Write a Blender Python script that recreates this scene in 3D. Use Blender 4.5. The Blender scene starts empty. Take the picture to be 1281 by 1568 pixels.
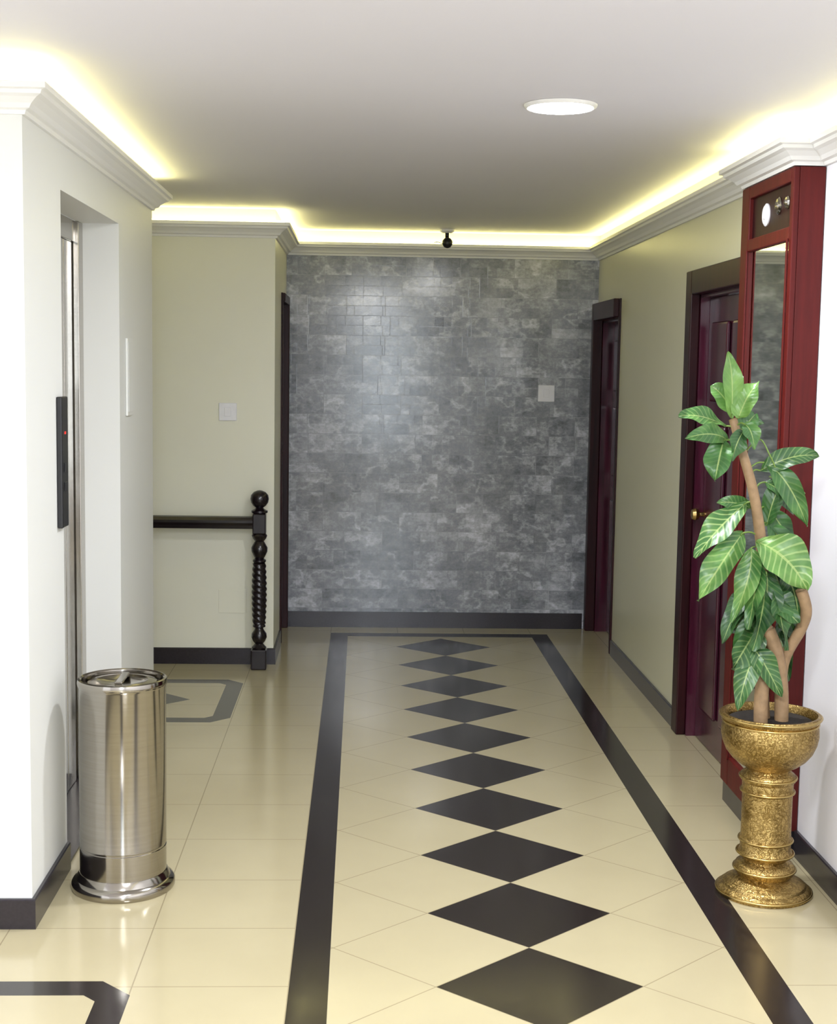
import bpy, bmesh, math, random
from mathutils import Vector, Matrix
random.seed(7)
sc = bpy.context.scene
COL = sc.collection
sc.view_settings.view_transform = 'Standard'
sc.view_settings.look = 'None'
sc.view_settings.exposure = 0.0

# ------------------------------------------------------------------ materials
class NT:
    def __init__(s, name):
        s.mat = bpy.data.materials.new(name); s.mat.use_nodes = True
        s.nt = s.mat.node_tree
        s.b = s.nt.nodes['Principled BSDF']
    def n(s, t, **kw):
        nd = s.nt.nodes.new(t)
        for k, v in kw.items(): setattr(nd, k, v)
        return nd
    def l(s, a, b): s.nt.links.new(a, b)
    def m(s, op, *a, clamp=False):
        nd = s.nt.nodes.new('ShaderNodeMath'); nd.operation = op; nd.use_clamp = clamp
        for i, v in enumerate(a):
            if isinstance(v, (int, float)): nd.inputs[i].default_value = v
            else: s.l(v, nd.inputs[i])
        return nd.outputs[0]
    def mix(s, fac, a, b, mode='MIX'):
        nd = s.nt.nodes.new('ShaderNodeMix'); nd.data_type = 'RGBA'; nd.blend_type = mode
        for sock, v in ((nd.inputs[0], fac), (nd.inputs[6], a), (nd.inputs[7], b)):
            if isinstance(v, (int, float)): sock.default_value = v
            elif isinstance(v, tuple): sock.default_value = (v[0], v[1], v[2], 1)
            else: s.l(v, sock)
        return nd.outputs[2]
    def noise(s, scale, detail=3, vec=None, rough=0.5, dist=0.0):
        nd = s.n('ShaderNodeTexNoise'); nd.inputs['Scale'].default_value = scale
        nd.inputs['Detail'].default_value = detail; nd.inputs['Roughness'].default_value = rough
        nd.inputs['Distortion'].default_value = dist
        if vec is not None: s.l(vec, nd.inputs['Vector'])
        return nd.outputs['Fac']
    def ramp(s, fac, stops):
        nd = s.n('ShaderNodeValToRGB'); s.l(fac, nd.inputs[0])
        cr = nd.color_ramp
        while len(cr.elements) < len(stops): cr.elements.new(0.5)
        for e, (p, c) in zip(cr.elements, stops):
            e.position = p; e.color = (c[0], c[1], c[2], 1)
        return nd.outputs[0]
    def bump(s, h, strength=0.2, dist=0.01):
        nd = s.n('ShaderNodeBump'); nd.inputs['Strength'].default_value = strength
        nd.inputs['Distance'].default_value = dist
        s.l(h, nd.inputs['Height']); s.l(nd.outputs[0], s.b.inputs['Normal'])
    def set(s, **kw):
        for k, v in kw.items():
            k = k.replace('_', ' ')
            if isinstance(v, (int, float)): s.b.inputs[k].default_value = v
            elif isinstance(v, tuple): s.b.inputs[k].default_value = (v[0], v[1], v[2], 1)
            else: s.l(v, s.b.inputs[k])
        return s

def paint(name, col, rough=0.55, var=0.05):
    k = NT(name); g = k.n('ShaderNodeNewGeometry')
    f = k.noise(1.7, 4, g.outputs['Position'])
    c2 = tuple(c * (1 - var * 2) for c in col)
    c = k.mix(f, col, c2)
    k.set(Base_Color=c, Roughness=rough)
    h = k.noise(60, 3, g.outputs['Position'])
    k.bump(h, 0.06, 0.002)
    return k.mat

def simple(name, col, rough=0.4, metal=0.0, coat=0.0, nscale=30, var=0.12, bump=0.0, bscale=80):
    k = NT(name); tc = k.n('ShaderNodeTexCoord')
    f = k.noise(nscale, 3, tc.outputs['Object'])
    c = k.mix(f, col, tuple(x * (1 - var) for x in col))
    k.set(Base_Color=c, Roughness=rough, Metallic=metal)
    k.b.inputs['Coat Weight'].default_value = coat
    if bump: k.bump(k.noise(bscale, 2, tc.outputs['Object']), bump, 0.003)
    return k.mat

def emis(name, col, strength):
    k = NT(name)
    k.set(Base_Color=col, Roughness=0.5)
    k.b.inputs['Emission Color'].default_value = (*col, 1)
    k.b.inputs['Emission Strength'].default_value = strength
    return k.mat

M_white = paint('paint_white', (0.83, 0.83, 0.87), 0.45, 0.02)
M_lift = paint('paint_lift_wall', (0.79, 0.80, 0.77), 0.45, 0.03)
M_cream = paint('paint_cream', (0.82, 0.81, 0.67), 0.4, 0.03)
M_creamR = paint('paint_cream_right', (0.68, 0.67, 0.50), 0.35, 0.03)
M_ceil = paint('paint_ceiling', (0.75, 0.74, 0.81), 0.6, 0.02)
M_trim = paint('paint_plaster_trim', (0.86, 0.86, 0.85), 0.4, 0.01)
M_base = simple('dark_granite_skirting', (0.030, 0.025, 0.032), 0.25, 0, 0.1, 90, 0.5)
M_black = simple('black_lacquer', (0.008, 0.004, 0.007), 0.25, 0, 0.2)
M_plastic = simple('white_plastic', (0.88, 0.88, 0.92), 0.3)
M_blackpl = simple('black_plastic', (0.010, 0.010, 0.012), 0.35)
M_rimw = simple('white_enamel', (0.9, 0.9, 0.9), 0.3)

def wood(name, c1, c2, rough=0.22, coat=0.5, spec=0.5):
    k = NT(name); tc = k.n('ShaderNodeTexCoord')
    mp = k.n('ShaderNodeMapping'); mp.inputs['Scale'].default_value = (14, 14, 1.2)
    k.l(tc.outputs['Object'], mp.inputs[0])
    f = k.noise(2.0, 5, mp.outputs[0], 0.6)
    c = k.ramp(f, [(0.35, c1), (0.65, c2)])
    k.set(Base_Color=c, Roughness=rough)
    k.b.inputs['Specular IOR Level'].default_value = spec
    k.b.inputs['Coat Weight'].default_value = coat
    k.b.inputs['Coat Roughness'].default_value = 0.12
    k.bump(f, 0.08, 0.002)
    return k.mat
M_door = wood('mahogany_door_wood', (0.036, 0.005, 0.014), (0.080, 0.010, 0.029), 0.24, 0.3)
M_frame = wood('dark_door_frame_wood', (0.014, 0.002, 0.003), (0.030, 0.004, 0.006), 0.4, 0.0, 0.25)
M_red = wood('red_mahogany_wood', (0.072, 0.0038, 0.003), (0.105, 0.0065, 0.005), 0.5, 0.0, 0.25)

def steel():
    k = NT('brushed_steel'); tc = k.n('ShaderNodeTexCoord')
    mp = k.n('ShaderNodeMapping'); mp.inputs['Scale'].default_value = (1.5, 1.5, 60)
    k.l(tc.outputs['Object'], mp.inputs[0])
    f = k.noise(3, 3, mp.outputs[0])
    c = k.ramp(f, [(0.3, (0.36, 0.335, 0.295)), (0.7, (0.40, 0.375, 0.335))])
    k.set(Base_Color=c, Metallic=1.0, Roughness=0.13)
    return k.mat
M_steel = steel()

def brass():
    k = NT('engraved_brass'); tc = k.n('ShaderNodeTexCoord')
    a = k.noise(30, 1, tc.outputs['Object'], 0.4, 1.6)
    b = k.noise(52, 1, tc.outputs['Object'], 0.4, 2.2)
    l1 = k.m('MULTIPLY', k.m('ABSOLUTE', k.m('SUBTRACT', a, 0.5)), 14.0, clamp=True)
    l2 = k.m('MULTIPLY', k.m('ABSOLUTE', k.m('SUBTRACT', b, 0.52)), 10.0, clamp=True)
    line = k.m('MINIMUM', l1, l2)
    f = k.noise(9, 3, tc.outputs['Object'])
    t = k.m('ADD', k.m('MULTIPLY', line, 0.38), k.m('MULTIPLY', f, 0.6))
    c = k.ramp(t, [(0.25, (0.20, 0.125, 0.035)), (0.68, (0.55, 0.39, 0.15))])
    k.set(Base_Color=c, Metallic=1.0, Roughness=0.36)
    k.bump(line, 0.3, 0.003)
    return k.mat
M_brass = brass()
M_brassS = simple('polished_brass', (0.58, 0.42, 0.16), 0.27, 1.0)
M_soil = simple('potting_soil', (0.02, 0.014, 0.01), 0.9, 0, 0, 60, 0.6, 0.8, 120)
M_bark = simple('pale_plant_bark', (0.42, 0.27, 0.14), 0.6, 0, 0, 40, 0.55, 0.6, 60)
M_stalk = simple('green_stalk', (0.16, 0.26, 0.05), 0.45)

def leafmat():
    k = NT('variegated_leaf'); uv = k.n('ShaderNodeUVMap'); uv.uv_map = 'UVMap'
    at = k.n('ShaderNodeAttribute'); at.attribute_name = 'tone'
    st = k.n('ShaderNodeSeparateColor'); k.l(at.outputs['Color'], st.inputs[0])
    tone, vst = st.outputs[0], st.outputs[1]
    sp = k.n('ShaderNodeSeparateXYZ'); k.l(uv.outputs[0], sp.inputs[0])
    a = k.m('ABSOLUTE', k.m('SUBTRACT', sp.outputs[0], 0.5))
    rib = k.m('LESS_THAN', a, 0.028)
    ph = k.m('MULTIPLY', k.m('SUBTRACT', sp.outputs[1], k.m('MULTIPLY', a, 0.35)), 62.0)
    w = k.m('SINE', ph)
    ve = k.m('MULTIPLY', k.m('MULTIPLY', k.m('SUBTRACT', w, 0.45, clamp=True), 1.1), vst)
    oi = k.n('ShaderNodeTexCoord')
    f = k.noise(14, 3, oi.outputs['Object'])
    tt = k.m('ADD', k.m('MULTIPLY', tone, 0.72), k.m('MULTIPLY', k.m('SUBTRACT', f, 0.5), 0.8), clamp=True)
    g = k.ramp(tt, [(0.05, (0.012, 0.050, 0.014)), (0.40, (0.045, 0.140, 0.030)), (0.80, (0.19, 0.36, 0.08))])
    c = k.mix(ve, g, (0.40, 0.53, 0.20))
    c = k.mix(k.m('MULTIPLY', rib, 0.6), c, (0.38, 0.48, 0.17))
    k.set(Base_Color=c, Roughness=0.38)
    k.bump(w, 0.12, 0.002)
    return k.mat
M_leaf = leafmat()

def floormat():
    k = NT('inlaid_floor_tiles'); g = k.n('ShaderNodeNewGeometry')
    sp = k.n('ShaderNodeSeparateXYZ'); k.l(g.outputs['Position'], sp.inputs[0])
    x, y = sp.outputs[0], sp.outputs[1]
    m = k.m
    xc, hx = 0.495, 0.28
    PY, Y0 = 0.509, 3.60
    ax = m('ABSOLUTE', m('SUBTRACT', x, xc))
    dO = m('MAXIMUM', m('SUBTRACT', ax, 0.672), m('SUBTRACT', y, 8.60))
    inO = m('LESS_THAN', dO, 0.0)
    border = m('MULTIPLY', inO, m('GREATER_THAN', dO, -0.105))
    inI = m('LESS_THAN', dO, -0.105)
    yy = m('DIVIDE', m('SUBTRACT', y, Y0), PY)
    xx = m('DIVIDE', m('SUBTRACT', x, xc), hx * 2)
    def rd(v): return m('ABSOLUTE', m('SUBTRACT', v, m('ROUND', v)))
    dia = m('LESS_THAN', m('ADD', m('ABSOLUTE', xx), rd(yy)), 0.497)
    dia = m('MULTIPLY', m('MULTIPLY', dia, inI), m('LESS_THAN', y, 8.44))
    p = m('ADD', xx, yy); q = m('SUBTRACT', xx, yy)
    gd = m('GREATER_THAN', m('MAXIMUM', rd(p), rd(q)), 0.4955)
    gd = m('MULTIPLY', gd, inI)
    gx = m('GREATER_THAN', rd(m('DIVIDE', m('ADD', x, 0.178 + 0.2075), 0.415)), 0.4955)
    gy = m('GREATER_THAN', rd(m('DIVIDE', m('ADD', y, 0.1), 0.39)), 0.4955)
    gs = m('MULTIPLY', m('MAXIMUM', gx, gy), m('GREATER_THAN', dO, 0.0))
    dark = m('MAXIMUM', border, dia)
    for (cx, cy, wx, wy) in ((-1.10, 6.83, 0.50, 0.445), (-1.09, 3.195, 0.50, 0.445)):
        bx = m('ABSOLUTE', m('SUBTRACT', x, cx)); by = m('ABSOLUTE', m('SUBTRACT', y, cy))
        d = m('MAXIMUM', m('MAXIMUM', m('SUBTRACT', bx, wx), m('SUBTRACT', by, wy)),
              m('MULTIPLY', m('SUBTRACT', m('ADD', bx, by), wx + wy - 0.085), 0.7071))
        fr = m('MULTIPLY', m('LESS_THAN', d, 0.0), m('GREATER_THAN', d, -0.085))
        d2 = m('LESS_THAN', m('ADD', m('DIVIDE', bx, 0.27), m('DIVIDE', by, 0.25)), 1.0)
        dark = m('MAXIMUM', dark, m('MAXIMUM', fr, d2))
    n1 = k.noise(2.5, 5, g.outputs['Position'])
    n2 = k.noise(40, 3, g.outputs['Position'])
    cream = k.mix(n1, (0.51, 0.45, 0.285), (0.43, 0.375, 0.232))
    grout = m('MAXIMUM', gd, gs)
    c = k.mix(m('MULTIPLY', grout, 0.6), cream, (0.20, 0.16, 0.09))
    dk = k.mix(n2, (0.014, 0.011, 0.011), (0.028, 0.022, 0.020))
    c = k.mix(dark, c, dk)
    r = m('ADD', 0.09, m('MULTIPLY', n1, 0.10))
    k.set(Base_Color=c, Roughness=r)
    h = m('SUBTRACT', 1.0, grout)
    k.bump(m('ADD', h, m('MULTIPLY', n1, 0.3)), 0.08, 0.002)
    return k.mat
M_floor = floormat()

def stonemat():
    k = NT('split_stone_cladding'); g = k.n('ShaderNodeNewGeometry')
    sp = k.n('ShaderNodeSeparateXYZ'); k.l(g.outputs['Position'], sp.inputs[0])
    cb = k.n('ShaderNodeCombineXYZ'); k.l(sp.outputs[0], cb.inputs[0]); k.l(sp.outputs[2], cb.inputs[1])
    def brick(w, h, off, freq, sq):
        b = k.n('ShaderNodeTexBrick'); b.inputs['Scale'].default_value = 1
        b.inputs['Brick Width'].default_value = w; b.inputs['Row Height'].default_value = h
        b.inputs['Mortar Size'].default_value = 0.0022; b.inputs['Mortar Smooth'].default_value = 0.8
        b.inputs['Color1'].default_value = (0, 0, 0, 1); b.inputs['Color2'].default_value = (1, 1, 1, 1)
        b.inputs['Mortar'].default_value = (0.4, 0.4, 0.4, 1); b.offset = off
        b.offset_frequency = 2; b.squash = sq; b.squash_frequency = freq
        k.l(cb.outputs[0], b.inputs['Vector'])
        return b
    b1 = brick(0.24, 0.1225, 0.43, 3, 0.7)
    b2 = brick(0.11, 0.06125, 0.31, 2, 1.6)
    sh = k.n('ShaderNodeVectorMath'); sh.operation = 'MULTIPLY_ADD'
    k.l(b1.outputs[0], sh.inputs[0]); sh.inputs[1].default_value = (1.7, 0.6, 3.1); k.l(cb.outputs[0], sh.inputs[2])
    vv = k.n('ShaderNodeMapping'); vv.inputs['Scale'].default_value = (1, 1.3, 1)
    k.l(sh.outputs[0], vv.inputs[0])
    n1 = k.noise(6.5, 8, vv.outputs[0], 0.72)
    n2 = k.noise(34, 6, vv.outputs[0], 0.8)
    n4 = k.noise(2.6, 5, vv.outputs[0], 0.6)
    n5 = k.noise(1.3, 3, cb.outputs[0], 0.5)
    vein = k.m('SUBTRACT', 1.0, k.m('MULTIPLY', k.m('ABSOLUTE', k.m('SUBTRACT', n4, 0.5)), 28.0), clamp=True)
    t = k.m('ADD', k.m('MULTIPLY', b1.outputs[0], 0.12), k.m('MULTIPLY', b2.outputs[0], 0.12))
    t = k.m('ADD', t, k.m('MULTIPLY', n1, 0.66)); t = k.m('ADD', t, k.m('MULTIPLY', n2, 0.50))
    t = k.m('ADD', t, k.m('MULTIPLY', vein, 0.14)); t = k.m('ADD', t, k.m('MULTIPLY', n5, 0.35))
    t = k.m('SUBTRACT', t, 0.385)
    c = k.ramp(t, [(0.24, (0.10, 0.108, 0.122)), (0.50, (0.29, 0.305, 0.335)), (0.80, (0.74, 0.76, 0.82))])
    k.set(Base_Color=c, Roughness=k.m('ADD', 0.07, k.m('MULTIPLY', n2, 0.14)))
    mort = k.m('MAXIMUM', b1.outputs['Fac'], k.m('MULTIPLY', b2.outputs['Fac'], 0.6))
    h = k.m('SUBTRACT', k.m('MULTIPLY', n2, 0.35), mort)
    k.bump(h, 0.06, 0.005)
    return k.mat
M_stone = stonemat()

def mirrormat():
    k = NT('mirror_glass'); tc = k.n('ShaderNodeTexCoord')
    f = k.noise(3, 2, tc.outputs['Object'])
    k.set(Base_Color=k.mix(f, (0.82, 0.87, 0.84), (0.78, 0.82, 0.79)), Metallic=1.0, Roughness=0.03)
    return k.mat
M_mirror = mirrormat()
M_led = emis('led_strip_glow', (1.0, 0.92, 0.40), 9.5)
M_lamp = emis('downlight_diffuser', (0.93, 0.96, 1.0), 20.0)
M_day = emis('daylight_pane', (0.80, 0.90, 1.0), 11.0)
M_redled = emis('red_indicator', (0.8, 0.03, 0.02), 0.5)

# ------------------------------------------------------------------ geometry helpers
def link(me, name, mat, parent=None, smooth=False, autos=False):
    o = bpy.data.objects.new(name, me); COL.objects.link(o)
    mats = mat if isinstance(mat, (list, tuple)) else [mat]
    for mm in mats: me.materials.append(mm)
    if smooth:
        for p in me.polygons: p.use_smooth = True
    if parent is not None: o.parent = parent
    return o
def empty(name, loc=(0, 0, 0)):
    e = bpy.data.objects.new(name, None); COL.objects.link(e); e.location = loc
    e.empty_display_size = 0.1
    return e
def bm_box(bm, x0, x1, y0, y1, z0, z1, bev=0.0, mi=0):
    r = bmesh.ops.create_cube(bm, size=1)
    vs = r['verts']
    for v in vs:
        v.co = Vector(((x0 + x1) / 2 + v.co.x * (x1 - x0), (y0 + y1) / 2 + v.co.y * (y1 - y0), (z0 + z1) / 2 + v.co.z * (z1 - z0)))
    fs = {f for v in vs for f in v.link_faces}
    for f in fs: f.material_index = mi
    if bev > 0:
        es = list({e for v in vs for e in v.link_edges})
        bmesh.ops.bevel(bm, geom=es, offset=bev, segments=2, profile=0.5, affect='EDGES')
def boxes(name, lst, mat, parent=None, bev=0.0):
    bm = bmesh.new()
    for b in lst:
        bm_box(bm, *b[:6], bev=(b[6] if len(b) > 6 else bev), mi=(b[7] if len(b) > 7 else 0))
    bmesh.ops.recalc_face_normals(bm, faces=bm.faces)
    me = bpy.data.meshes.new(name); bm.to_mesh(me); bm.free()
    return link(me, name, mat, parent)
def lathe(name, prof, mat, parent=None, seg=64, loc=(0, 0, 0), rf=None, smooth=True, sharp=35):
    bm = bmesh.new(); rings = []
    for (r, z) in prof:
        ring = []
        for i in range(seg):
            a = 2 * math.pi * i / seg
            rr = r * (rf(a, z) if rf else 1)
            ring.append(bm.verts.new((rr * math.cos(a), rr * math.sin(a), z)))
        rings.append(ring)
    for a, b in zip(rings, rings[1:]):
        for i in range(seg):
            bm.faces.new((a[i], a[(i + 1) % seg], b[(i + 1) % seg], b[i]))
    bm.faces.new(list(reversed(rings[0]))); bm.faces.new(rings[-1])
    bmesh.ops.recalc_face_normals(bm, faces=bm.faces)
    for e in bm.edges:
        if len(e.link_faces) == 2 and e.calc_face_angle(0) > math.radians(sharp): e.smooth = False
    me = bpy.data.meshes.new(name); bm.to_mesh(me); bm.free()
    o = link(me, name, mat, parent, smooth); o.location = loc
    return o
def sweep(name, path, prof, mat, parent=None):
    """profile = [(distance out from wall, z)...]; room is on the right of the path"""
    n = []
    for a, b in zip(path, path[1:]):
        d = (Vector(b) - Vector(a)).normalized(); n.append(Vector((d.y, -d.x)))
    bm = bmesh.new(); rings = []
    for i, p in enumerate(path):
        if i == 0: off = n[0]
        elif i == len(path) - 1: off = n[-1]
        else: off = (n[i - 1] + n[i]) / (1 + n[i - 1].dot(n[i]))
        rings.append([bm.verts.new((p[0] + off.x * d, p[1] + off.y * d, z)) for d, z in prof])
    k = len(prof)
    for a, b in zip(rings, rings[1:]):
        for i in range(k):
            bm.faces.new((a[i], a[(i + 1) % k], b[(i + 1) % k], b[i]))
    bm.faces.new(rings[0]); bm.faces.new(list(reversed(rings[-1])))
    bmesh.ops.recalc_face_normals(bm, faces=bm.faces)
    me = bpy.data.meshes.new(name); bm.to_mesh(me); bm.free()
    return link(me, name, mat, parent)
def bm_tube(bm, pts, rad, seg=10, mi=0):
    pts = [Vector(p) for p in pts]; rings = []
    up = Vector((0.13, 1, 0.07)).normalized()
    for i, p in enumerate(pts):
        t = (pts[min(i + 1, len(pts) - 1)] - pts[max(i - 1, 0)]).normalized()
        s = t.cross(up)
        if s.length < 1e-3: s = t.cross(Vector((1, 0, 0)))
        s.normalize(); u = s.cross(t).normalized()
        r = rad[i] if isinstance(rad, (list, tuple)) else rad
        rings.append([bm.verts.new(p + (s * math.cos(2 * math.pi * j / seg) + u * math.sin(2 * math.pi * j / seg)) * r) for j in range(seg)])
    fs = []
    for a, b in zip(rings, rings[1:]):
        for j in range(seg):
            fs.append(bm.faces.new((a[j], a[(j + 1) % seg], b[(j + 1) % seg], b[j])))
    fs.append(bm.faces.new(rings[0])); fs.append(bm.faces.new(list(reversed(rings[-1]))))
    for f in fs: f.material_index = mi; f.smooth = True
def tube(name, pts, rad, mat, parent=None, seg=12):
    bm = bmesh.new(); bm_tube(bm, pts, rad, seg)
    bmesh.ops.recalc_face_normals(bm, faces=bm.faces)
    me = bpy.data.meshes.new(name); bm.to_mesh(me); bm.free()
    return link(me, name, mat, parent)
def smooth_path(pts, n=6):
    pts = [Vector(p) for p in pts]; out = []
    for i in range(len(pts) - 1):
        p0 = pts[max(i - 1, 0)]; p1 = pts[i]; p2 = pts[i + 1]; p3 = pts[min(i + 2, len(pts) - 1)]
        for j in range(n):
            t = j / n
            out.append(0.5 * ((2 * p1) + (p2 - p0) * t + (2 * p0 - 5 * p1 + 4 * p2 - p3) * t * t + (3 * p1 - p0 - 3 * p2 + p3) * t ** 3))
    out.append(pts[-1]); return out

# ------------------------------------------------------------------ room shell
CZ = 2.475
XL, XR, XN = -0.945, 1.465, 1.507    # lift wall, far right wall, near right wall
XA = -0.475                          # short return wall beside stone wall
boxes('floor', [(-3.6, 2.6, -3.4, 9.2, -0.1, 0.0)], M_floor)
boxes('ceiling', [(-3.6, 2.6, -3.4, 9.2, CZ, CZ + 0.1)], M_ceil)
boxes('wall_back', [(-0.7, 1.75, 8.8, 8.95, 0, 2.35, 0, 0), (-0.7, 1.75, 8.8, 8.95, 2.35, CZ, 0, 1)], [M_stone, M_cream])
boxes('wall_alcove', [(-3.4, XA, 7.67, 7.82, 0, CZ)], M_cream)
boxes('wall_back_return', [(-0.62, XA, 7.82, 8.27, 0, CZ), (-0.62, XA, 8.27, 8.76, 2.03, CZ), (-0.62, XA, 8.76, 8.8, 0, CZ)], M_cream)
boxes('wall_stair_side', [(-3.4, -3.25, 6.4, 7.67, 0, CZ)], M_cream)
boxes('wall_left_front', [(-3.4, XL - 0.15, 4.0, 4.12, 0, CZ)], M_white)
boxes('wall_left', [(XL - 0.15, XL, 4.0, 4.487, 0, CZ), (XL - 0.15, XL, 4.487, 5.54, 2.18, CZ),
                    (XL - 0.15, XL, 5.54, 6.4, 0, CZ), (-3.4, XL - 0.15, 6.28, 6.4, 0, CZ)], M_lift)
D2A = 8.02
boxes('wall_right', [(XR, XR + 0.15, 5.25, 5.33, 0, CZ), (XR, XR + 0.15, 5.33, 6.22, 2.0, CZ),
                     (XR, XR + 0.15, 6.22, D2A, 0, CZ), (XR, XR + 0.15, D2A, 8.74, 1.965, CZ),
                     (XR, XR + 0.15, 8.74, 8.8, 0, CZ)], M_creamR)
boxes('wall_right_near', [(XN, XN + 0.15, -3.4, 5.25, 0, CZ), (1.41, XN, 4.63, 5.25, 2.325, CZ)], M_white)
# rear of the lobby with a tall daylight window
boxes('wall_rear', [(-3.6, -0.1, -3.4, -3.25, 0, CZ), (0.75, 1.66, -3.4, -3.25, 0, CZ), (-0.1, 0.75, -3.4, -3.25, 0, 0.45)], M_white)
w = empty('window_1', (0, 0, 0))
boxes('pane', [(-0.04, 0.69, -3.33, -3.32, 0.51, 2.42)], M_day, w)
boxes('frame', [(-0.1, -0.04, -3.36, -3.24, 0.45, CZ), (0.69, 0.75, -3.36, -3.24, 0.45, CZ),
                (0.29, 0.36, -3.36, -3.24, 0.51, 2.42), (-0.1, 0.75, -3.36, -3.24, 0.45, 0.51), (-0.1, 0.75, -3.36, -3.24, 2.42, CZ)], M_rimw, w)

# crown moulding, LED strips, skirting
DZ = -0.012
crown = [(a, b + DZ) for a, b in [(0, 2.335), (0.010, 2.335), (0.014, 2.346), (0.026, 2.350), (0.034, 2.362), (0.052, 2.376),
         (0.066, 2.382), (0.070, 2.392), (0.082, 2.395), (0.082, 2.411), (0.06, 2.415), (0, 2.415)]]
path1 = [(-3.4, 4.0), (XL, 4.0), (XL, 6.4), (-3.25, 6.4)]
path2 = [(-3.25, 7.67), (XA, 7.67), (XA, 8.8), (XR, 8.8), (XR, 5.25), (1.41, 5.25), (1.41, 4.63), (XN, 4.63), (XN, -3.2)]
sweep('trim_1', path1, crown, M_trim)
sweep('trim_2', path2, crown, M_trim)
led = [(0.020, 2.404), (0.050, 2.404), (0.050, 2.411), (0.020, 2.411)]
sweep('cove_light_strip', path1, led, M_led)
sweep('cove_light_strip.001', path2, led, M_led)
bs = [(0, 0), (0.012, 0), (0.012, 0.086), (0.009, 0.09), (0, 0.09)]
sweep('baseboard_left', [(-3.4, 4.0), (XL, 4.0), (XL, 4.487)], bs, M_base)
sweep('baseboard_left_far', [(XL, 5.54), (XL, 6.4), (-3.25, 6.4)], bs, M_base)
sweep('baseboard_alcove', [(-3.25, 7.67), (XA, 7.67), (XA, 8.20)], bs, M_base)
sweep('baseboard_back', [(XA + 0.02, 8.8), (XR - 0.05, 8.8)], [(0, 0), (0.012, 0), (0.012, 0.10), (0, 0.10)], M_base)
sweep('baseboard_right', [(XR, 7.98), (XR, 6.31)], bs, M_base)
sweep('baseboard_right_near', [(XN, 4.62), (XN, -3.2)], bs, M_base)

# ------------------------------------------------------------------ doors
def door(name, side, xw, y0, y1, ztop, knob_y=None, fw=0.09, fwn=None, fwf=None, pr=0.022, rec=0.045):
    """opening y0..y1 in a wall at x = xw ; side=-1 room is at -x, +1 room at +x"""
    fwn = fw if fwn is None else fwn; fwf = fw if fwf is None else fwf
    e = empty(name, (xw, (y0 + y1) / 2, 0)); ox, oy = e.location.x, e.location.y
    def B(nm, lst, mat, bev=0.0):
        L = []
        for (a, b, c, d, z0, z1) in lst:
            xa, xb = sorted((side * a, side * b)); L.append((xa, xb, c - oy, d - oy, z0, z1))
        return boxes(nm, L, mat, e, bev)
    B('architrave', [(-0.02, pr if fwn > 0.04 else 0.012, y0 - fwn, y0 + 0.012, 0, ztop + fw), (-0.02, pr, y1 - 0.015, y1 + fwf, 0, ztop + fw),
                     (-0.02, pr, y0 + 0.012, y1 - 0.015, ztop - 0.015, ztop + fw)], M_frame, 0.005)
    B('jamb', [(-0.14, -0.02, y0, y0 + 0.03, 0, ztop), (-0.14, -0.02, y1 - 0.03, y1, 0, ztop), (-0.14, -0.02, y0 + 0.03, y1 - 0.03, ztop - 0.03, ztop)], M_door)
    B('leaf', [(-rec - 0.04, -rec, y0 + 0.032, y1 - 0.032, 0.005, ztop - 0.032)], M_door, 0.003)
    ym = (y0 + y1) / 2; st = 0.10
    pan = []
    for (za, zb) in ((0.16, 0.85), (1.0, 1.42), (1.52, ztop - 0.14)):
        for (ya, yb) in ((y0 + 0.032 + st, ym - 0.04), (ym + 0.04, y1 - 0.032 - st)):
            pan.append((-rec, -rec + 0.017, ya, yb, za, zb))
    B('raised_panels', pan, M_door, 0.012)
    if knob_y:
        k = lathe('knob', [(0.026, 0), (0.026, 0.006), (0.010, 0.008), (0.010, 0.03), (0.022, 0.036), (0.028, 0.05), (0.022, 0.064), (0.006, 0.068)], M_brassS, e, 24)
        k.rotation_euler = (0, math.radians(90 * side), 0); k.location = (side * -rec, knob_y - oy, 1.02)
    return e
door('door_1', -1, XR, 5.33, 6.22, 2.0, knob_y=6.12, rec=0.06)
door('door_2', -1, XR, D2A, 8.74, 1.965, fwn=0.02, fwf=0.055, pr=0.04, rec=0.09)
door('door_3', 1, XA, 8.27, 8.76, 2.03, fw=0.035)

# ------------------------------------------------------------------ lift
e = empty('elevator_door', (XL - 0.15, 5.013, 0))
def L(nm, lst, mat, bev=0.0):
    return boxes(nm, [(a - (XL - 0.15), b - (XL - 0.15), c - 5.013, d - 5.013, z0, z1, bev) for a, b, c, d, z0, z1 in lst], mat, e)
xd = XL - 0.15
L('door_panels', [(xd - 0.04, xd - 0.01, 4.55, 5.005, 0.01, 2.10), (xd - 0.04, xd - 0.01, 5.021, 5.28, 0.01, 2.10), (xd - 0.035, xd - 0.012, 5.30, 5.44, 0.01, 2.10)], M_steel, 0.002)
L('door_surround', [(xd - 0.05, xd + 0.0, 4.487, 4.55, 0, 2.18), (xd - 0.02, xd + 0.012, 5.46, 5.54, 0, 2.18), (xd - 0.05, xd, 4.55, 5.46, 2.10, 2.18)], M_steel, 0.003)
L('shaft_gap', [(xd - 0.07, xd - 0.05, 4.487, 5.54, 0, 2.18)], M_blackpl)
L('door_sill', [(xd - 0.05, XL, 4.49, 5.535, 0.0, 0.008)], M_base)
e = empty('elevator_call_panel', (XL, 4.435, 1.335))
boxes('faceplate', [(0.0005, 0.018, -0.045, 0.045, -0.205, 0.205)], M_blackpl, e, 0.004)
boxes('indicator', [(0.0182, 0.019, -0.010, 0.010, 0.088, 0.096)], M_redled, e)
boxes('buttons', [(0.0182, 0.021, -0.014, 0.014, -0.03, -0.002, 0.001), (0.0182, 0.021, -0.014, 0.014, -0.09, -0.062, 0.001)], M_blackpl, e)
e = empty('wall_intercom_panel', (XL, 5.74, 1.59))
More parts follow.
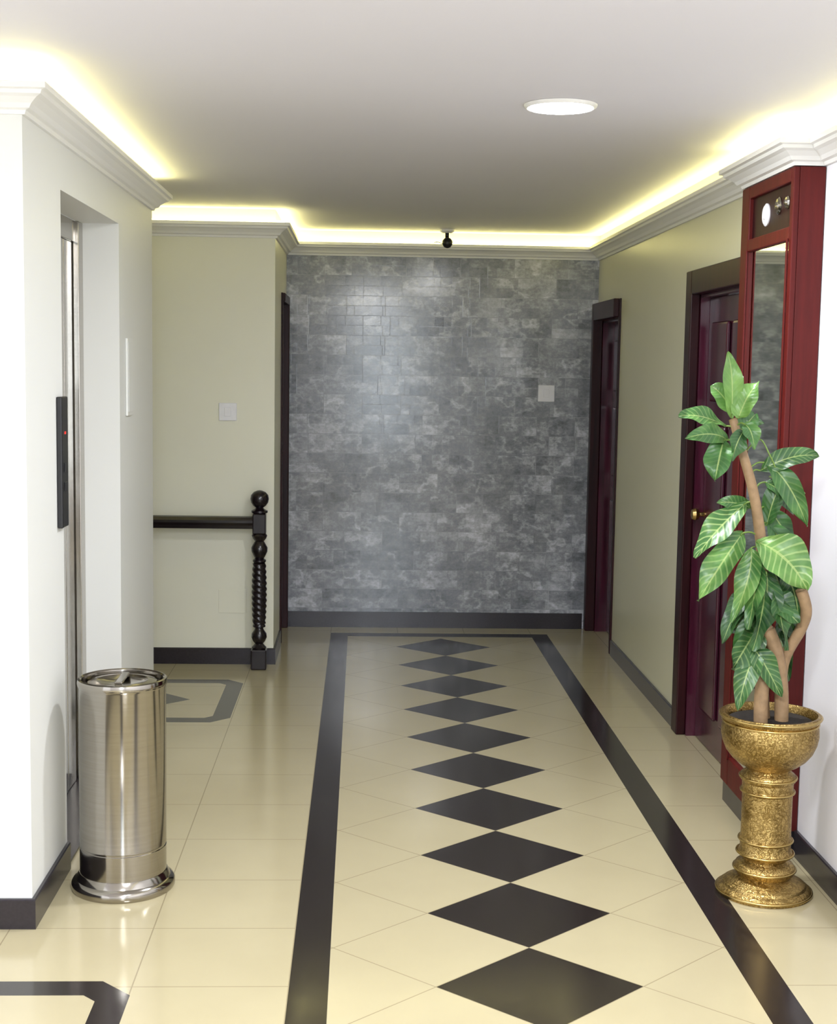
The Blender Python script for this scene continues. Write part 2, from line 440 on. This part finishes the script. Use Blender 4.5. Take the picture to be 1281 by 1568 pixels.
boxes('cover', [(0.0005, 0.010, -0.07, 0.07, -0.155, 0.155)], M_lift, e, 0.003)
boxes('cover_inset', [(0.0102, 0.012, -0.055, 0.055, -0.14, 0.14)], M_lift, e, 0.001)

# ------------------------------------------------------------------ switches and small wall items
def switch(name, x, y, z, s=0.048, two=False):
    e = empty(name, (x, y, z))
    boxes('plate', [(-s, s, -0.011, -0.0005, -s, s)], M_plastic, e, 0.003)
    boxes('rocker', [(-0.018, 0.018, -0.016, -0.0115, -0.024, 0.024)], M_plastic, e, 0.002)
switch('light_switch', -0.727, 7.67, 1.39)
switch('light_switch.001', 1.152, 8.8, 1.495, 0.052)
e = empty('access_panel', (-0.70, 7.67, 0.35))
boxes('cover', [(-0.075, 0.075, -0.004, -0.0005, -0.065, 0.065)], M_cream, e, 0.001)
boxes('latch', [(0.05, 0.06, -0.006, -0.0045, -0.01, 0.01)], M_cream, e)

# security camera
e = empty('security_camera', (0.50, 8.58, CZ))
lathe('mount', [(0.030, -0.022), (0.042, -0.014), (0.045, -0.0005)], M_plastic, e, 32)
tube('stalk', [(0, 0, -0.018), (0, 0, -0.05)], 0.012, M_blackpl, e)
tube('body', [(0, 0.05, -0.078), (0, -0.045, -0.088)], 0.026, M_plastic, e, 24)
lathe('lens_head', [(0.004, -0.032), (0.018, -0.027), (0.029, -0.012), (0.032, 0), (0.029, 0.014), (0.018, 0.027), (0.004, 0.032)], M_blackpl, e, 24, (0, -0.04, -0.083))
tube('cable', smooth_path([(0, 0.05, -0.075), (-0.02, 0.11, -0.075), (-0.05, 0.13, -0.065), (-0.07, 0.14, -0.068)]), 0.003, M_plastic, e, 8)
# downlight
e = empty('recessed_downlight', (0.612, 4.50, CZ))
lathe('diffuser', [(0.100, -0.012), (0.100, -0.004)], M_lamp, e, 48)
lathe('bezel', [(0.101, -0.001), (0.101, -0.010), (0.106, -0.012), (0.114, -0.006), (0.116, -0.001)], M_rimw, e, 48)

# ------------------------------------------------------------------ stair railing
e = empty('stair_railing', (-0.545, 7.55, 0))
bm = bmesh.new()
bm_box(bm, -0.042, 0.042, -0.042, 0.042, 0, 0.11, 0.006)
bm_box(bm, -0.036, 0.036, -0.036, 0.036, 0.74, 0.85, 0.006)
me = bpy.data.meshes.new('newel_blocks'); bm.to_mesh(me); bm.free(); link(me, 'newel_blocks', M_black, e)
prof = [(0.036, 0.11), (0.040, 0.12), (0.030, 0.13), (0.022, 0.14), (0.034, 0.155), (0.042, 0.175), (0.040, 0.195), (0.026, 0.215), (0.022, 0.225), (0.034, 0.232), (0.034, 0.24), (0.028, 0.25)]
lathe('newel_lower_turning', prof, M_black, e, 32)
tw = [(0.034 + 0.005 * math.sin(math.pi * i / 80), 0.25 + 0.33 * i / 80) for i in range(81)]
lathe('newel_rope_twist', tw, M_black, e, 32, rf=lambda a, z: 1 + 0.07 * math.cos(3 * a + z * 200))
prof = [(0.028, 0.58), (0.036, 0.59), (0.036, 0.598), (0.024, 0.606), (0.032, 0.62), (0.043, 0.645), (0.044, 0.665), (0.030, 0.69), (0.024, 0.70), (0.036, 0.715), (0.042, 0.73), (0.036, 0.74)]
lathe('newel_upper_turning', prof, M_black, e, 32)
prof = [(0.036, 0.85), (0.044, 0.856), (0.044, 0.866), (0.026, 0.874), (0.020, 0.882), (0.034, 0.892), (0.046, 0.91), (0.050, 0.93), (0.046, 0.95), (0.032, 0.966), (0.014, 0.974), (0.002, 0.976)]
lathe('newel_finial', prof, M_black, e, 32)
rp = [(-0.022, -0.028), (0.022, -0.028), (0.026, -0.012), (0.032, 0.0), (0.032, 0.012), (0.022, 0.026), (0, 0.030), (-0.022, 0.026), (-0.032, 0.012), (-0.032, 0), (-0.026, -0.012)]
bm = bmesh.new(); rs = []
for X in (-0.036, -2.69):
    rs.append([bm.verts.new((X, a, 0.80 + b * 1.15)) for a, b in rp])
for i in range(len(rp)):
    bm.faces.new((rs[0][i], rs[0][(i + 1) % len(rp)], rs[1][(i + 1) % len(rp)], rs[1][i]))
bm.faces.new(rs[0]); bm.faces.new(list(reversed(rs[1]))); bmesh.ops.recalc_face_normals(bm, faces=bm.faces)
me = bpy.data.meshes.new('handrail'); bm.to_mesh(me); bm.free(); link(me, 'handrail', M_black, e)
bm = bmesh.new()
for X in (-0.9, -1.6, -2.3):
    bm_tube(bm, [(X, 0.0, 0.775), (X, 0.05, 0.74), (X, 0.119, 0.74)], 0.008, 8)
me = bpy.data.meshes.new('rail_brackets'); bm.to_mesh(me); bm.free(); link(me, 'rail_brackets', M_black, e)

# ------------------------------------------------------------------ mahogany mirror case
e = empty('mahogany_mirror_case', (1.40, 4.62, 0))
D = 0.105; Wd = 0.63; Z0, Z1 = 0.085, 2.32
boxes('carcass', [(0.02, D, 0.0, Wd, Z0, Z1, 0.002)], M_red, e)
boxes('face_frame', [(0, 0.02, 0, 0.035, Z0, Z1, 0.004), (0, 0.02, 0.53, Wd, Z0, Z1, 0.004),
                     (0, 0.02, 0.035, 0.53, Z0, Z0 + 0.11, 0.004), (0, 0.02, 0.035, 0.53, 2.085, 2.13, 0.004),
                     (0, 0.02, 0.035, 0.53, 2.275, Z1, 0.004),
                     (-0.006, 0.0, 0.525, 0.545, Z0 + 0.1, 2.09, 0.002), (-0.006, 0.0, 0.03, 0.045, Z0 + 0.1, 2.09, 0.002)], M_red, e)
boxes('mirror_pane', [(0.012, 0.019, 0.0355, 0.5295, Z0 + 0.11, 2.085)], M_mirror, e)
boxes('transom_panel', [(0.015, 0.0195, 0.0355, 0.5295, 2.13, 2.275)], M_frame, e)
boxes('plinth', [(0.012, D, 0.01, Wd, 0.0, Z0)], M_base, e)
for i, (yy, zz, r) in enumerate(((0.10, 2.215, 0.022), (0.20, 2.215, 0.030), (0.35, 2.20, 0.040))):
    o = lathe('silver_rosette_%d' % (i + 1), [(r, 0), (r, 0.004), (r * 0.8, 0.009), (r * 0.45, 0.008), (r * 0.35, 0.014), (0.003, 0.016)], M_plastic if i == 2 else M_steel, e, 32, (0.015, yy, zz))
    o.rotation_euler = (0, math.radians(-90), 0)

# ------------------------------------------------------------------ trash can
e = empty('steel_trash_can', (-0.738, 4.34, 0))
lathe('base_flange', [(0.158, 0.0), (0.161, 0.006), (0.161, 0.022), (0.156, 0.030), (0.146, 0.036), (0.140, 0.050), (0.136, 0.056)], M_steel, e, 96)
lathe('body', [(0.1345, 0.056), (0.1345, 0.135), (0.1325, 0.137), (0.1325, 0.141), (0.1350, 0.143), (0.1350, 0.145), (0.1345, 0.148), (0.1345, 0.645), (0.1375, 0.650),
               (0.1385, 0.660), (0.1365, 0.670), (0.130, 0.672), (0.125, 0.668), (0.123, 0.655), (0.121, 0.640), (0.05, 0.640)], M_steel, e, 96)
lathe('ash_tray_lid', [(0.108, 0.6405), (0.112, 0.652), (0.106, 0.660), (0.080, 0.664), (0.070, 0.658), (0.030, 0.650)], M_steel, e, 64)
boxes('swing_flap', [(-0.012, 0.012, -0.075, 0.075, 0.664, 0.672)], M_steel, e, 0.003)

# ------------------------------------------------------------------ plant on brass pedestal
e = empty('potted_plant', (1.297, 4.288, 0))
prof = [(0.146, 0.0), (0.148, 0.006), (0.148, 0.016), (0.142, 0.022), (0.132, 0.026), (0.128, 0.034), (0.105, 0.046), (0.092, 0.052), (0.082, 0.058),
        (0.088, 0.064), (0.095, 0.074), (0.096, 0.086), (0.090, 0.096), (0.074, 0.104), (0.068, 0.110), (0.070, 0.116), (0.084, 0.124), (0.088, 0.132), (0.082, 0.140),
        (0.079, 0.146), (0.079, 0.168), (0.083, 0.172), (0.083, 0.178), (0.079, 0.182), (0.078, 0.20), (0.078, 0.325), (0.082, 0.330), (0.082, 0.336), (0.079, 0.340), (0.080, 0.362),
        (0.085, 0.368), (0.087, 0.378), (0.083, 0.388), (0.072, 0.396), (0.066, 0.404), (0.074, 0.410), (0.092, 0.420), (0.115, 0.438), (0.134, 0.462), (0.146, 0.49), (0.151, 0.515),
        (0.150, 0.540), (0.146, 0.556), (0.149, 0.562), (0.155, 0.568), (0.157, 0.576), (0.153, 0.583), (0.145, 0.583), (0.140, 0.575), (0.138, 0.550), (0.04, 0.548)]
lathe('brass_pedestal_urn', prof, M_brass, e, 96)
for i, (r, z) in enumerate(((0.149, 0.011), (0.0965, 0.081), (0.0885, 0.133), (0.0835, 0.175), (0.0825, 0.333), (0.0875, 0.378), (0.148, 0.556), (0.1565, 0.576))):
    bm = bmesh.new(); n = 64; k = 8; rr = 0.004; R = []
    for a in range(n):
        A = 2 * math.pi * a / n
        R.append([bm.verts.new(((r + rr * math.cos(2 * math.pi * b / k)) * math.cos(A), (r + rr * math.cos(2 * math.pi * b / k)) * math.sin(A), z + rr * math.sin(2 * math.pi * b / k))) for b in range(k)])
    for a in range(n):
        for b in range(k):
            bm.faces.new((R[a][b], R[(a + 1) % n][b], R[(a + 1) % n][(b + 1) % k], R[a][(b + 1) % k]))
    me = bpy.data.meshes.new('polished_ring_%d' % (i + 1)); bm.to_mesh(me); bm.free()
    link(me, 'polished_ring_%d' % (i + 1), M_brassS, e, True)
lathe('soil', [(0.136, 0.551), (0.130, 0.560), (0.06, 0.566), (0.01, 0.568)], M_soil, e, 48)
# trunks (x,y,z in cm, relative to the urn axis)
def cm(p): return (p[0] / 100, p[1] / 100, p[2] / 100)
bm = bmesh.new()
A = smooth_path([cm(p) for p in [(-2.2, 0, 55), (-3.6, 0.5, 75), (-2.5, 1, 90), (-4.6, 0.0, 107), (-7.1, -2, 119.6), (-9.7, -3, 130), (-12.7, -2, 140), (-15.7, 0, 150.5)]])
bm_tube(bm, A, [0.022 - 0.009 * i / (len(A) - 1) for i in range(len(A))], 12)
Bp = smooth_path([cm(p) for p in [(2.6, -3, 55), (1.8, -3.5, 68), (-0.5, -4, 79), (-3.6, -4.5, 86)]])
bm_tube(bm, Bp, [0.022] * (len(Bp) - 1) + [0.019], 12)
Cp = smooth_path([cm(p) for p in [(3.5, 1, 55), (3.3, 0, 73.8), (7.6, -3, 86), (8.2, -5, 92), (6.0, -6, 98.5)]])
bm_tube(bm, Cp, [0.018] * (len(Cp)), 12)
Dp = smooth_path([cm(p) for p in [(-4.5, -5, 55), (-4.8, -5.2, 64), (-4.2, -5.2, 72)]])
bm_tube(bm, Dp, 0.022, 12)
me = bpy.data.meshes.new('trunks'); bm.to_mesh(me); bm.free(); link(me, 'trunks', M_bark, e)

def trunk_pt(z):
    return min(A, key=lambda p: abs(p.z - z))
bml = bmesh.new(); uvl = bml.loops.layers.uv.new('UVMap'); tnl = bml.loops.layers.float_color.new('tone'); bms = bmesh.new()
def leaf(b, t, w, yb=0.0, yt=-4.0, sag=0.12, tilt=0.35, tone=0.5, vein=0.5):
    P0 = Vector((b[0] / 100, yb / 100, b[1] / 100)); P2 = Vector((t[0] / 100, yt / 100, t[1] / 100)); w /= 100
    Ln = (P2 - P0).length
    C = (P0 + P2) / 2 + Vector((random.uniform(-0.12, 0.12) * Ln, -0.15 * Ln, sag * Ln + 0.01))
    nl, nw = 18, 6
    ph = random.uniform(0, 6); tw = random.uniform(-1.1, 1.1)
    shp = random.uniform(0.75, 1.05)
    grid = []
    for i in range(nl + 1):
        s = i / nl
        c = P0 * (1 - s) ** 2 + C * 2 * s * (1 - s) + P2 * s * s
        T = ((C - P0) * (1 - s) + (P2 - C) * s).normalized()
        view = Vector((tw * s + tw * 0.3, -1.0, tilt * 1.6)).normalized()
        sd = T.cross(view)
        if sd.length < 0.2: sd = T.cross(Vector((0.3, -0.2, 1)))
        sd.normalize(); nrm = sd.cross(T).normalized()
        if nrm.y > 0: nrm = -nrm
        hw = w / 2 * (math.sin(math.pi * min(1, s ** shp * 0.985 + 0.012)) ** 0.75)
        if s > 0.999: hw = 0.0006
        row = []
        for j in range(nw + 1):
            u = j / nw * 2 - 1
            wav = 0.11 * w * math.sin(s * 11 + u * 2 + ph) * abs(u)
            row.append((bml.verts.new(c + sd * hw * u + nrm * (abs(u) * hw * 0.3 + wav)), (j / nw, s)))
        grid.append(row)
    for i in range(nl):
        for j in range(nw):
            q = [grid[i][j], grid[i][j + 1], grid[i + 1][j + 1], grid[i + 1][j]]
            f = bml.faces.new([a[0] for a in q]); f.smooth = True
            for lp, a in zip(f.loops, q): lp[uvl].uv = a[1]; lp[tnl] = (tone, vein, 0, 1)
    tp = trunk_pt(P0.z - 0.02)
    mid = (P0 + tp) / 2 + Vector((0, 0, 0.01))
    bm_tube(bms, smooth_path([tp, mid, P0, P0 * 0.9 + C * 0.1], 3), 0.0028, 6)
# base(x,z) tip(x,z) width  ybase ytip  tone vein
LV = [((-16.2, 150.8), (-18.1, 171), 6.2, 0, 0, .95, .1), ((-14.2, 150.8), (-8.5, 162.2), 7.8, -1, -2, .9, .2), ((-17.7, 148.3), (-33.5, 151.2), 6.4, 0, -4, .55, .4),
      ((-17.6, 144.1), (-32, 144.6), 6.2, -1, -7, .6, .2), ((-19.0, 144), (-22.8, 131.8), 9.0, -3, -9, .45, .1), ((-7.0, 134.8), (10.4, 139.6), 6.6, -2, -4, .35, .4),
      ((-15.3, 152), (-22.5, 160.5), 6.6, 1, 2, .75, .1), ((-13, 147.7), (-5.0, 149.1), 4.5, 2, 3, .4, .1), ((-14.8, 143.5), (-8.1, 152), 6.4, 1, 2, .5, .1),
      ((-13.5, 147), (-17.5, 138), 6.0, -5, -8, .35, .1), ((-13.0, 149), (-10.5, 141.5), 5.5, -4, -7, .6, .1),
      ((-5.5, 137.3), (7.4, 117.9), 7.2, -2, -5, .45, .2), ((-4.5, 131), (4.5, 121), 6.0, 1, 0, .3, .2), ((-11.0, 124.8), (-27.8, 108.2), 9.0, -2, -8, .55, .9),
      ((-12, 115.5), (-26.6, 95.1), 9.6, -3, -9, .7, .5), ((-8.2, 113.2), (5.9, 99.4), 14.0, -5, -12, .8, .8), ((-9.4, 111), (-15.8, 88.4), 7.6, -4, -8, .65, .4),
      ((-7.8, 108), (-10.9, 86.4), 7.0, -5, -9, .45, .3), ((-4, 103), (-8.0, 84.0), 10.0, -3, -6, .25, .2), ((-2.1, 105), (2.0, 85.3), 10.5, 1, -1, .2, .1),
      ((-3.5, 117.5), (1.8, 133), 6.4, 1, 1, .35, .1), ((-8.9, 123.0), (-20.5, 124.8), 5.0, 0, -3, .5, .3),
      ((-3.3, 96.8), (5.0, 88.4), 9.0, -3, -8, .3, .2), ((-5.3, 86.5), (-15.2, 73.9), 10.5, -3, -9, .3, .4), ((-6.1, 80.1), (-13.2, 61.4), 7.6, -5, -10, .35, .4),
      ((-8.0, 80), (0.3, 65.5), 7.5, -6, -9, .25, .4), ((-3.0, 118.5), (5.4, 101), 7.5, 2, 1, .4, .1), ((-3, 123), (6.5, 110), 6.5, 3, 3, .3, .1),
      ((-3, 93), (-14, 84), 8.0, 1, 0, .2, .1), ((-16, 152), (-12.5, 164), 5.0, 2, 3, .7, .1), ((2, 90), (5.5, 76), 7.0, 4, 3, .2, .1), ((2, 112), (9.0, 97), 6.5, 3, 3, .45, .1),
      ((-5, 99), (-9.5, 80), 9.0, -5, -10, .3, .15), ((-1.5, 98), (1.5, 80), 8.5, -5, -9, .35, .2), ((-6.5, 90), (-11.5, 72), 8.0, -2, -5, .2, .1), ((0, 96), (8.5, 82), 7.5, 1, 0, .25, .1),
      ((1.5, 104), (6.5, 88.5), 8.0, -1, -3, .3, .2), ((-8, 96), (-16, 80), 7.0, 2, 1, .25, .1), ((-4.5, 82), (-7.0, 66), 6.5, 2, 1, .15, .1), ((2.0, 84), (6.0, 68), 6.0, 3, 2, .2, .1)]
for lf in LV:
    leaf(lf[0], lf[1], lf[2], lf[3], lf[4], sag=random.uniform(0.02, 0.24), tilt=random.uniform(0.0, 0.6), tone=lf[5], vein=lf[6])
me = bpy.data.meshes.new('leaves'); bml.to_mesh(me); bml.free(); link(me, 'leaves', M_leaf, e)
bm_tube(bms, smooth_path([cm(p) for p in [(-12, -1, 140), (-8, -3, 144.5), (-5, -4, 140), (-3, -4, 136)]]), 0.0025, 6)
bm_tube(bms, smooth_path([cm(p) for p in [(-4, -1, 133), (0, -3, 131.5), (4, -4, 130.5), (6.5, -4, 128)]]), 0.0022, 6)
me = bpy.data.meshes.new('leaf_stalks'); bms.to_mesh(me); bms.free(); link(me, 'leaf_stalks', M_stalk, e)

# ------------------------------------------------------------------ lighting
def area(name, loc, rot, size, power, col, sy=None, shape='RECTANGLE'):
    l = bpy.data.lights.new(name, 'AREA'); l.energy = power; l.color = col; l.shape = shape
    l.size = size
    if shape == 'RECTANGLE': l.size_y = sy or size
    o = bpy.data.objects.new(name, l); COL.objects.link(o); o.location = loc; o.rotation_euler = rot
    return o
area('downlight_lamp', (0.612, 4.50, CZ - 0.02), (0, 0, 0), 0.18, 34, (0.93, 0.95, 1.0), shape='DISK')
area('added_fill_light', (0.1, 1.6, CZ - 0.03), (0, 0, 0), 0.5, 120, (0.93, 0.95, 1.0))  # added fill light, out of view, brightens the near end; no known fixture
area('added_fill_light.001', (0.0, -1.0, CZ - 0.03), (0, 0, 0), 0.5, 120, (0.93, 0.95, 1.0))  # second added fill light, behind the camera
wd = bpy.data.worlds.new('world'); sc.world = wd; wd.use_nodes = True
wd.node_tree.nodes['Background'].inputs[0].default_value = (0.92, 0.94, 1.0, 1)
wd.node_tree.nodes['Background'].inputs[1].default_value = 2.1

# ------------------------------------------------------------------ camera
cam = bpy.data.cameras.new('camera'); co = bpy.data.objects.new('camera', cam); COL.objects.link(co)
cam.sensor_fit = 'HORIZONTAL'; cam.sensor_width = 36; cam.lens = 36 * 2150 / 1281
R = Matrix.Rotation(-math.radians(2.36), 4, 'Z') @ Matrix.Rotation(math.radians(90 - 5.91), 4, 'X') @ Matrix.Rotation(0.0157, 4, 'Z')
co.matrix_world = Matrix.Translation((0, 0, 1.65)) @ R
cam.clip_start = 0.05
sc.camera = co
